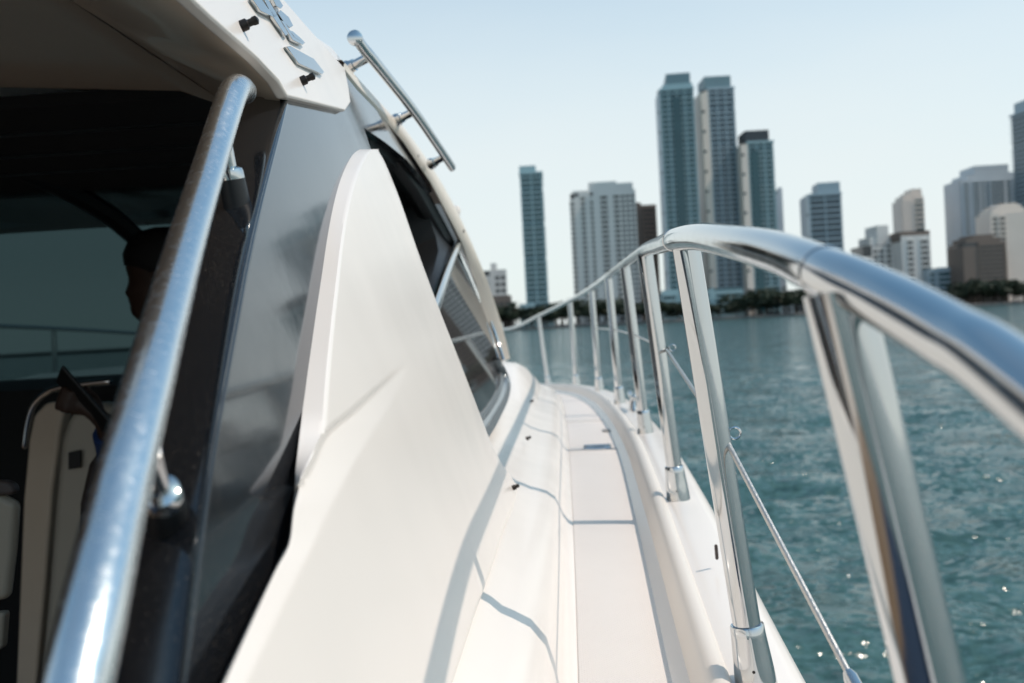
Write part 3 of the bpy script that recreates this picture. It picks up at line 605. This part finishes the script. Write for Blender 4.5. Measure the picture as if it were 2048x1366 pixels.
# ------------------------------------------------------------------ person in the cabin
def person():
    Yp = 2.6; hc = at(326, 550, Yp); s = 1.0
    root = empty('person', (hc.x+.02, hc.y, ZC-.85), world_parts=True)
    tag(root, 'dark-haired person in a blue top sitting in the cabin looking at a phone', 'person')
    # slices: (dz from head centre, front x (towards port, -X), back x, half depth y)
    sl = [(.118,-.02,.04,.03),(.108,-.05,.07,.055),(.085,-.078,.092,.07),(.055,-.092,.102,.076),(.02,-.095,.104,.077),(0,-.090,.102,.076),(-.012,-.088,.1,.074),(-.03,-.096,.098,.07),(-.045,-.104,.094,.066),(-.055,-.092,.09,.064),(-.066,-.095,.086,.061),(-.075,-.088,.08,.058),(-.085,-.092,.075,.055),(-.10,-.088,.068,.05),(-.118,-.07,.062,.048),(-.135,-.03,.066,.05),(-.17,-.02,.072,.052),(-.20,-.03,.09,.075),(-.225,-.05,.11,.15),(-.26,-.07,.125,.20),(-.34,-.10,.13,.205),(-.46,-.10,.12,.185),(-.58,-.09,.115,.17),(-.70,-.10,.13,.18),(-.80,-.11,.14,.185),(-.86,-.10,.13,.175)]
    rows = []
    for dz, x0, x1, hy in sl:
        cx, hx = (x0+x1)/2, (x1-x0)/2; lean = 0 if dz > -.15 else 0
        rows.append([Vector((hc.x+cx+hx*math.cos(t), hc.y+hy*math.sin(t), hc.z+dz)) for t in np.linspace(0, 2*math.pi, 24, endpoint=False)])
    v, f = loft(rows, True); f.append(tuple(range(24))); L = (len(rows)-1)*24; f.append(tuple(reversed(range(L, L+24))))
    parts = [(v, f)]
    hand = at(212, 846, 2.2)
    sh = Vector((hc.x+.02, hc.y-.18, hc.z-.27)); el = Vector((hc.x-.02, hc.y-.24, hc.z-.53)); 
    parts.append(tube(smooth_path([sh, (sh+el)/2+Vector((.01,-.01,0)), el], 4), [.052,.05,.049,.047,.045,.043,.041,.04,.038], 14, dome=True))
    fa = [el, (el+hand)/2, hand]; parts.append(tube(smooth_path(fa, 4), [.038,.039,.038,.036,.034,.031,.028,.026,.024], 14, dome=True))
    palm = hand+Vector((-.045,-.0,.045)); parts.append(tube([hand, (hand+palm)/2, palm], [.024,.031,.03], 12, dome=True, flat=.6))
    for k, ln in enumerate((.034,.042,.045,.040)):       # fingers wrap the back of the phone
        b0 = palm + Vector((-.010+.006*k, -.012, -.016+.013*k)); b1 = b0+Vector((-.022,-.018,.006)); b2 = b1+Vector((-.020,.004,.008)); b3 = b2+Vector((-.006,.018,.004))
        parts.append(tube([b0,b1,b2,b3], [.0095,.009,.0085,.0075], 10, dome=True))
    b0 = (hand+palm)/2+Vector((0,.02,.012)); parts.append(tube([b0, b0+Vector((-.02,.022,.022)), b0+Vector((-.038,.020,.045))], [.011,.0105,.0085], 10, dome=True))
    # far arm and thighs
    sh2 = sh+Vector((0,.36,0)); el2 = Vector((hc.x-.03,hc.y+.22,hc.z-.53)); parts.append(tube([sh2, el2], [.052,.04], 14, dome=True)); parts.append(tube([el2, hand+Vector((-.02,.12,-.03))], [.038,.027], 14, dome=True))
    for sy in (-.1,.1):
        hp = Vector((hc.x+.0,hc.y+sy,hc.z-.82)); kn = hp+Vector((-.06,.40,.02)); ft = kn+Vector((-.02,.02,-.42)); parts.append(tube([hp,(hp+kn)/2,kn], [.085,.075,.06], 14, dome=True)); parts.append(tube([kn,(kn+ft)/2,ft], [.058,.055,.038], 14, dome=True)); parts.append(tube([ft+Vector((.01,-.03,-.02)), ft+Vector((-.04,.15,-.03))], [.04,.032], 12, dome=True))
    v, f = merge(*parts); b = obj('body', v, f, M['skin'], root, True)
    r = b.modifiers.new('remesh', 'REMESH'); r.mode = 'VOXEL'; r.voxel_size = .007; r.use_smooth_shade = True
    s_ = b.modifiers.new('smooth', 'SMOOTH'); s_.iterations = 3
    # hair cap
    rows = []
    for dz, x0, x1, hy in [(.124,-.02,.04,.03),(.115,-.055,.075,.06),(.09,-.086,.1,.078),(.06,-.100,.112,.085),(.03,-.098,.114,.086),(.0,-.04,.114,.086),(-.04,.0,.108,.08),(-.09,.03,.09,.06)]:
        cx, hx = (x0+x1)/2, (x1-x0)/2
        rows.append([Vector((hc.x+cx+hx*math.cos(t), hc.y+hy*math.sin(t), hc.z+dz)) for t in np.linspace(0, 2*math.pi, 24, endpoint=False)])
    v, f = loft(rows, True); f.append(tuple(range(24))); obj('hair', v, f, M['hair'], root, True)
    for yy in (-1, 1):
        e = hc+Vector((.015, yy*.076, -.015)); v, f = disc_stack(e, (.2,yy,0), [(.012,0),(.02,.004),(.022,.009),(.016,.012)], 14); obj('ear', v, f, M['skin'], root, True)
    # shirt with sleeve
    rows = []
    for dz, x0, x1, hy in sl[18:]:
        cx, hx = (x0+x1)/2, (x1-x0)/2+.012
        rows.append([Vector((hc.x+cx+hx*math.cos(t), hc.y+(hy+.012)*math.sin(t), hc.z+dz)) for t in np.linspace(0, 2*math.pi, 24, endpoint=False)])
    q = sh+(el-sh)*1.0
    v, f = merge(loft(rows, True), tube(smooth_path([sh, q], 4), [.064,.062,.06,.058,.056], 14), tube(smooth_path([el+(el-hand).normalized()*.02, el+(hand-el)*.45, el+(hand-el)*.86], 4), [.05,.05,.048,.046,.044,.042,.04,.038,.037], 14)); obj('shirt', v, f, M['blue'], root, True)
    # phone
    c = at(166, 800, 2.17); ux = Vector((-.62,0,.78)); uy = Vector((.55,-.7,.45)).normalized(); uz = ux.cross(uy).normalized(); uy = uz.cross(ux)
    v, f = box(-.08,.08,-.038,.038,-.0045,.0045); P = [c+ux*x+uy*y+uz*z for x,y,z in v]
    ph = obj('phone', P, f, M['rubber']); bevel(ph, .004, 3, 30, True); tag(ph, 'dark phone held up by the person in the cabin', 'phone')
person()

# ------------------------------------------------------------------ far shore and city
M['land'] = mat('shore_ground', (.10,.10,.085), .9, noise=(.05,.6,(.07,.08,.05)))
M['seawall'] = mat('seawall_stone', (.16,.155,.15), .85, noise=(.4,.6,(.09,.09,.085)))
def facade(name, col, rough=.6, n2=None): return mat(name, col, rough, noise=(.08,.5,n2 or tuple(c*.85 for c in col)))
M['glassT'] = mat('teal_facade_glass', (.012,.075,.095), .14, spec=.6, noise=(.12,.7,(.02,.10,.12)))
M['glassB'] = mat('blue_facade_glass', (.02,.06,.09), .14, spec=.6, noise=(.12,.7,(.015,.04,.06)))
M['glassD'] = mat('dark_window_glass', (.03,.036,.042), .15, spec=.7, noise=(.15,.8,(.07,.08,.085)))
M['slabT'] = facade('pale_teal_balcony_slab', (.33,.47,.50), .45)
M['slabB'] = facade('blue_grey_balcony_slab', (.36,.45,.50), .45)
M['wallW'] = facade('white_painted_concrete', (.74,.71,.67))
M['wallC'] = facade('cream_painted_concrete', (.80,.69,.60))
M['wallP'] = facade('pale_grey_concrete', (.58,.61,.63))
M['wallN'] = facade('brown_brick_cladding', (.19,.145,.12))
M['crownT'] = facade('teal_grey_plant_screen', (.17,.26,.29), .5)
M['wallD'] = facade('dark_plant_screen', (.05,.06,.07))
ZS = 1.6                                  # quay height above the water
box_cache = {}
def boxmesh(name, dims, m):
    key = (name, tuple(round(d, 3) for d in dims), m.name)
    if key not in box_cache:
        v, f = box(*dims); me = bpy.data.meshes.new(name); me.from_pydata(v, [], f); me.update(); me.materials.append(m); box_cache[key] = me
    return box_cache[key]
def bpart(name, root, dims, m, loc=(0,0,0), rz=0):
    o = bpy.data.objects.new(name, boxmesh(name, dims, m)); C.objects.link(o); o.parent = root; o.location = loc; o.rotation_euler.z = rz; return o
def base_at(px, D): d = ray(px, 640); p = d*(D/d.y); return Vector((p.x, D, ZS))
def hz(px, py, D): return at(px, py, D).z - ZS
def site(name, label, cat, x0, x1, ytop, D, rz=0, group=None):
    c = base_at((x0+x1)/2 + (640-ytop)*.048, D); W = (x1-x0)/FPX*D*1.003
    r = empty(name, c, rz); tag(r, label, cat, group or 'high-rise buildings along the far shore')
    return r, W, hz((x0+x1)/2, ytop, D)
def tower(name, label, x0, x1, ytop, D, depth, floors, glass, slab, rz=0, crown=None, side_wall=None, prj=.9, th=.34, bays=3, lower=None, dark_bay=None):
    r, W, H = site(name, label, 'building', x0, x1, ytop, D, rz)
    hw, hd = W/2, depth/2; fh = H/floors
    bpart('glass_core', r, (-hw+prj,hw-prj,-hd+prj,hd-prj,0,H-.2), glass)
    sl_ = (-hw,hw,-hd,hd,0,fh*th)
    sl2 = (-hw+.5,hw-.5,-hd+.45,hd,0,fh*th)
    for k in range(1, floors):
        bpart('balcony_slab', r, sl_ if k % 7 else sl2, slab, (0,0,k*fh-fh*th))
    bpart('roof_slab', r, (-hw-.2,hw+.2,-hd-.2,hd+.2,0,fh*.5), slab, (0,0,H-fh*.5))
    for k in range(bays+1):
        x = -hw+prj*.6 + (W-prj*1.2)*k/bays; bpart('facade_pier', r, (-.35,.35,-.35,.35,0,H-.6), slab, (x,-hd+prj*.75,0))
    if dark_bay: bpart('glazed_bay', r, (dark_bay[0]*W-hw, dark_bay[1]*W-hw, -hd-.25, -hd+.9, 2, H-2*fh), glass)
    if side_wall:
        wd, m = side_wall; bpart('end_wall', r, (-hw-wd,-hw-.02,-hd-.3,hd,0,H*.985), m)
        for k in range(1, floors, 2): bpart('wall_joint', r, (-hw-wd-.05,-hw-wd*.55,-hd-.42,-hd-.2,0,fh*.5), M['glassD'], (0,0,k*fh)) if k % 4 == 1 else None
    if crown:
        for i, (cx0, cx1, yt, m) in enumerate(crown):
            h2 = hz((x0+x1)/2, yt, D); bpart('roof_crown', r, (cx0*W-hw, cx1*W-hw, -hd+1.5-i*.6, hd-1.5+i*.6, H+.01, h2), m)
    return r
def block(name, label, x0, x1, ytop, D, depth, floors, cols, wall, glass, rz=0, steps=(), pier=.45, band=.45, roof=None, group=None, top_trim=1.0):
    """wall grid: glazed core behind floor bands and piers; cols is a list of (start, end, kind) fractions, kind w = windows, s = solid, b = balcony"""
    r, W, H = site(name, label, 'building', x0, x1, ytop, D, rz, group); hw, hd = W/2, depth/2; fh = H/floors
    bpart('glazed_core', r, (-hw+.5,hw-.5,-hd+.5,hd-.5,0,H-.3), glass)
    for (a_, b_, kind, htop) in cols:
        X0, X1 = a_*W-hw, b_*W-hw; h = H*htop; nf = max(1, int(round(h/fh)))
        if kind == 's': bpart('solid_wall', r, (X0,X1,-hd-.1,-hd+.6,0,h), wall)
        else:
            wdt = X1-X0; n = max(1, int(round(wdt/3.4))) if kind == 'w' else 1; pw = wdt/n*pier*(.5 if kind == 'w' else .12)
            for k in range(n+1): bpart('pier', r, (-pw/2,pw/2,-hd,-hd+.6,0,h), wall, (X0+pw/2+(wdt-pw)*k/n,0,0))
            pj = .03 if kind == 'w' else .55
            for k in range(nf): bpart('floor_band' if kind == 'w' else 'balcony', r, (X0,X1,-hd-pj,-hd+.55,0,fh*band), wall, (0,0,k*fh))
            bpart('parapet', r, (X0,X1,-hd-.04,-hd+.6,0,fh*.6), wall, (0,0,h-fh*.6))
    for sgn in (-1, 1):
        xx = sgn*hw; bpart('gable_wall', r, (min(xx,xx-sgn*.4),max(xx,xx-sgn*.4),-hd+.05,hd,0,H*min(c[3] for c in cols)), wall)
    bpart('roof_deck', r, (-hw+.4,hw-.4,-hd+.6,hd,0,.5), wall, (0,0,H*min(c[3] for c in cols)-.5))
    for i, (a_, b_, yt, m) in enumerate(steps):
        h2 = hz((x0+x1)/2, yt, D); o = bpart('roof_step', r, (a_*W-hw,b_*W-hw,-hd+.8+i*.5,hd-2-i*.5,H*.93,h2), m)
    return r

# glass towers
tower('residential_tower', 'slim teal glass tower standing alone at the left of the skyline', 1041, 1086, 348, 560, 17, 31, M['glassT'], M['slabT'], .0, crown=[(.0,.72,335,M['slabT'])], th=.28, bays=2)
block('podium_building', 'pale low glazed podium at the foot of the slim teal tower', 1040, 1108, 607, 548, 12, 4, [(0,.45,'w',1.0),(.45,1,'b',.82)], M['slabT'], M['glassT'], group='low buildings along the far shore')
block('apartment_block', 'small white apartment block with stepped roof beside the yacht roof edge', 966, 1013, 541, 620, 16, 9, [(0,.3,'w',.9),(.3,.45,'s',1.0),(.45,1,'w',1.0)], M['wallW'], M['glassD'], .05, steps=[(.35,.6,528,M['wallW'])])
block('low_building', 'dark low building in front of the small white block', 975, 1022, 592, 556, 14, 5, [(0,1,'w',1.0)], M['wallN'], M['glassD'], group='low buildings along the far shore')
block('apartment_block', 'broad white apartment slab with columns of dark windows and stepped top', 1140, 1268, 388, 580, 24, 27,
      [(.0,.07,'b',.95),(.07,.14,'s',.97),(.14,.26,'w',1.0),(.26,.31,'s',1.0),(.31,.36,'b',.97),(.36,.46,'s',1.0),(.46,.58,'b',1.0),(.58,.66,'s',1.0),(.66,.76,'b',1.0),(.76,1,'w',1.0)], M['wallW'], M['glassD'], -.02,
      steps=[(.05,.35,384,M['wallW']),(.3,.72,369,M['wallW']),(.66,.97,373,M['wallW'])], band=.4)
block('apartment_block', 'narrow brown apartment tower half hidden behind the broad white slab', 1262, 1309, 414, 640, 22, 26, [(0,.38,'s',1.02),(.38,1,'b',1.0)], M['wallN'], M['glassD'], steps=[(.1,.35,408,M['wallN'])])
tower('residential_tower', 'tallest twin tower, left one, teal glass with pale balcony bands', 1318, 1384, 184, 570, 22, 46, M['glassT'], M['slabT'], -.05, crown=[(.22,.92,155,M['crownT']),(.1,.97,176,M['slabT'])], th=.27, dark_bay=(.36,.60), bays=4, side_wall=(1.1, M['wallP']))
tower('residential_tower', 'right twin tower with cream end wall on its left', 1408, 1460, 183, 585, 22, 46, M['glassB'], M['slabB'], .06, crown=[(-.08,.9,160,M['crownT'])], side_wall=(4.0, M['wallC']), th=.3, bays=3)
tower('residential_tower', 'glass tower with dark crown and cream end wall, right of the twin towers', 1487, 1538, 288, 575, 20, 36, M['glassT'], M['slabT'], .04, crown=[(-.05,.86,266,M['wallD'])], side_wall=(3.6, M['wallC']), th=.26, dark_bay=(.12,.4), bays=3)
block('apartment_block', 'pale slender building peeking out behind the dark crowned tower', 1535, 1558, 384, 660, 18, 25, [(0,.6,'w',.97),(.6,1,'s',1.02)], M['wallP'], M['glassT'])
block('podium_building', 'wide glazed podium joining the feet of the twin towers', 1322, 1480, 578, 552, 14, 5, [(0,.18,'b',1.0),(.18,.22,'s',1.0),(.22,.6,'b',.92),(.6,.64,'s',1.0),(.64,1,'b',.9)], M['slabT'], M['glassT'], group='low buildings along the far shore')
tower('office_tower', 'short dark blue glass tower with white banding standing apart', 1612, 1674, 390, 600, 20, 21, M['glassB'], M['slabB'], -.06, crown=[(.3,.98,369,M['slabB'])], side_wall=(1.6, M['wallP']), th=.3, bays=2)
block('low_building', 'small pale houses at the shore below the bow rail curve', 1556, 1612, 585, 620, 14, 4, [(0,.4,'w',.85),(.4,1,'w',1.0)], M['wallW'], M['glassD'], group='low buildings along the far shore')
block('apartment_block', 'white stepped apartment complex with small roof turret', 1712, 1792, 492, 600, 22, 12, [(0,.22,'w',.82),(.22,.55,'w',.98),(.55,1,'w',1.04)], M['wallW'], M['glassD'], .05, steps=[(.38,.66,454,M['wallW']),(.2,.75,476,M['wallW'])])
block('apartment_block', 'white apartment block with planted roof terrace', 1790, 1845, 474, 585, 20, 13, [(0,.2,'s',1.0),(.2,.42,'b',1.0),(.42,.66,'s',1.0),(.66,.95,'b',1.0),(.95,1,'s',1.0)], M['wallW'], M['glassD'], .02, steps=[(-.02,1.02,465,M['wallN'])])
block('apartment_block', 'narrow white tower with sloping roof behind the planted terrace block', 1794, 1836, 402, 650, 18, 22, [(0,.58,'s',1.0),(.58,1,'b',1.02)], M['wallC'], M['glassT'], .0, steps=[(.1,.96,394,M['wallC']),(.3,.96,388,M['wallC']),(.5,.96,381,M['wallC'])])
block('low_building', 'low blue glazed building just above the top rail', 1846, 1916, 536, 575, 16, 7, [(0,.25,'w',.97),(.25,1,'b',1.0)], M['slabB'], M['glassT'], group='low buildings along the far shore')
block('apartment_block', 'brown stepped apartment block in front of the grey tower', 1910, 1992, 486, 560, 20, 14, [(0,.36,'s',.93),(.36,1,'b',1.0)], M['wallN'], M['glassD'], .03, steps=[(.1,.9,478,M['wallN']),(.25,.75,472,M['wallN'])])
block('apartment_block', 'tall grey and white tower with stepped top near the right edge', 1905, 2022, 362, 640, 26, 31, [(0,.06,'s',1.0),(.06,.14,'b',1.0),(.14,.2,'s',1.0),(.2,.32,'b',1.0),(.32,.48,'w',1.0),(.48,.72,'b',1.0),(.72,.84,'w',1.0),(.84,1,'b',1.0)], M['wallP'], M['glassT'], .0, steps=[(.12,.95,352,M['wallP']),(.25,.8,336,M['wallP'])])
block('apartment_block', 'beige apartment tower with rounded top in front of the grey tower', 1966, 2034, 428, 575, 20, 18, [(0,.25,'w',1.0),(.25,.42,'b',1.0),(.42,1,'s',1.0)], M['wallC'], M['glassD'], .0, steps=[(.08,.98,420,M['wallC']),(.2,.9,414,M['wallC']),(.35,.8,410,M['wallC'])])
tower('residential_tower', 'blue glass balcony tower cut off by the right edge of the picture', 2038, 2100, 222, 600, 22, 42, M['glassB'], M['slabB'], .1, crown=[(.12,.9,200,M['slabB'])], th=.3, bays=3)
# land: one long low terrace with a seawall
px = [-200, 600, 980, 1200, 1500, 1800, 2100, 2600, 3200]
edge = [base_at(p, 536) for p in px]
v = []; n = len(edge)
for q in edge: v += [(q.x, q.y, -1), (q.x, q.y, ZS-.35), (q.x, q.y+.6, ZS-.35), (q.x, q.y+2.5, ZS), (q.x, q.y+700, ZS+.5)]
f = [(i*5+j, (i+1)*5+j, (i+1)*5+j+1, i*5+j+1) for i in range(n-1) for j in range(4)]
obj('shore', v, f, M['seawall'], kind='structure')

# ------------------------------------------------------------------ trees along the shore
def leafmat(name, c1, c2):
    m = mat(name, c1, .6, noise=(.9,1.0,c2)); return m
LM = [leafmat('foliage_a', (.022,.036,.02), (.038,.055,.028)), leafmat('foliage_b', (.020,.034,.021), (.033,.048,.028)), leafmat('foliage_c', (.034,.046,.024), (.026,.038,.02))]
M['bark'] = mat('bark', (.07,.055,.045), .9)
def crown_mesh(seed, palm=False):
    g = np.random.default_rng(seed); v, f = [], []
    if palm:
        for k in range(16):
            a_ = g.uniform(0, 6.28); el = g.uniform(-.3,.8); L = g.uniform(1.8,2.6); p0 = Vector((0,0,0)); prev = None
            for s in range(6):
                t = s/5; p = Vector((math.cos(a_)*L*t*math.cos(el*.6), math.sin(a_)*L*t*math.cos(el*.6), L*(math.sin(el)*t-.75*t*t))); wd = .28*math.sin(math.pi*min(1,t*.9+.1))+.04
                sd = Vector((-math.sin(a_), math.cos(a_), -.35))*wd; sd2 = Vector((math.sin(a_), -math.cos(a_), -.35))*wd; n = len(v); v += [p+sd, p, p+sd2]
                if prev is not None: f += [(prev,prev+1,n+1,n),(prev+1,prev+2,n+2,n+1)]
                prev = n
        return v, f
    lobes = [(g.normal(0,1.5), g.normal(0,1.5), g.uniform(-1.2,1.9), g.uniform(.9,1.7)) for _ in range(11)]
    for k in range(620):
        cx, cy, cz, rr = lobes[k % len(lobes)]; d = g.normal(size=3); d /= np.linalg.norm(d); rd = rr*g.uniform(.55,1.08); p = Vector((cx,cy,cz*.8)) + Vector(d)*rd
        s = g.uniform(.16,.36); u = Vector(g.normal(size=3)).normalized(); w_ = (Vector(d)+Vector(g.normal(size=3))*.5).cross(u).normalized(); n = len(v)
        v += [p-u*s-w_*s*.6, p+u*s*.2-w_*s, p+u*s+w_*s*.6, p-u*s*.2+w_*s]; f.append((n,n+1,n+2,n+3))
    return v, f
crowns = []
for i in range(6):
    v, f = crown_mesh(i+3); me = bpy.data.meshes.new('crown'); me.from_pydata([tuple(q) for q in v], [], f); me.materials.append(LM[i % 3]); crowns.append(me)
v, f = crown_mesh(50, True); pcrown = bpy.data.meshes.new('crown'); pcrown.from_pydata([tuple(q) for q in v], [], f); pcrown.materials.append(LM[0])
v, f = merge(tube([(0,0,0),(.1,.05,1.6),(.05,0,3.2)], [.26,.2,.13], 8), tube([(.1,.05,1.6),(.7,.2,2.6),(1.1,.3,3.4)], [.12,.09,.04], 6), tube([(.08,.03,1.9),(-.6,-.3,2.8),(-1.0,-.4,3.5)], [.11,.08,.04], 6))
tmesh = bpy.data.meshes.new('trunk'); tmesh.from_pydata([tuple(q) for q in v], [], f); tmesh.materials.append(M['bark'])
v, f = tube(smooth_path([(0,0,0),(.15,0,2),(.1,0,4),(.3,0,6)], 3), .16, 8); pmesh = bpy.data.meshes.new('trunk'); pmesh.from_pydata([tuple(q) for q in v], [], f); pmesh.materials.append(M['bark'])
def tree(px, top, D, label, group, palm=False, sc=None):
    b = base_at(px, D); h = hz(px, top, D); r = empty('palm_tree' if palm else 'shore_tree', b, random.uniform(0,6.28)); tag(r, label, 'tree', group)
    t = bpy.data.objects.new('trunk', pmesh if palm else tmesh); c = bpy.data.objects.new('crown', pcrown if palm else random.choice(crowns))
    for o in (t, c): C.objects.link(o); o.parent = r
    if palm: k = h/7.2; t.scale = (k,k,k); c.scale = (k,k,k); c.location = (.3*k,0,6*k)
    else:
        k = h/5.6; t.scale = (k*.9,k*.9,k); c.scale = (k*random.uniform(1.0,1.35),k*random.uniform(1.0,1.35),k*.8); c.location = (0,0,3.4*k)
groups = [(1030,1128,628,'left of the broad white slab', 8), (1118,1215,612,'at the foot of the broad white slab', 10), (1205,1335,616,'left of the twin tower podium entrance', 12), (1335,1480,622,'right of the twin tower podium entrance', 14), (1484,1536,600,'at the foot of the dark crowned tower', 7), (1536,1612,590,'right of the dark crowned tower', 9), (980,1030,622,'in front of the dark low building', 6), (1612,1930,592,'behind the top rail below the blue tower', 16), (1925,2060,574,'below the brown stepped block at the right', 14)]
for x0, x1, top, where, n in groups:
    for k in range(n):
        x = x0+(x1-x0)*(k+.5)/n + random.uniform(-5,5)
        tree(x, top-9+random.uniform(-11,9), random.uniform(540,547), 'dark shore tree '+where, 'shore trees '+where)
for x, top in ((1030,596),(1112,598),(1545,572),(1592,580),(1997,560),(2030,552),(1940,566)):
    tree(x, top, 541, 'tall palm on the far shore standing above the dark tree line', 'palms above the shore tree line', True)
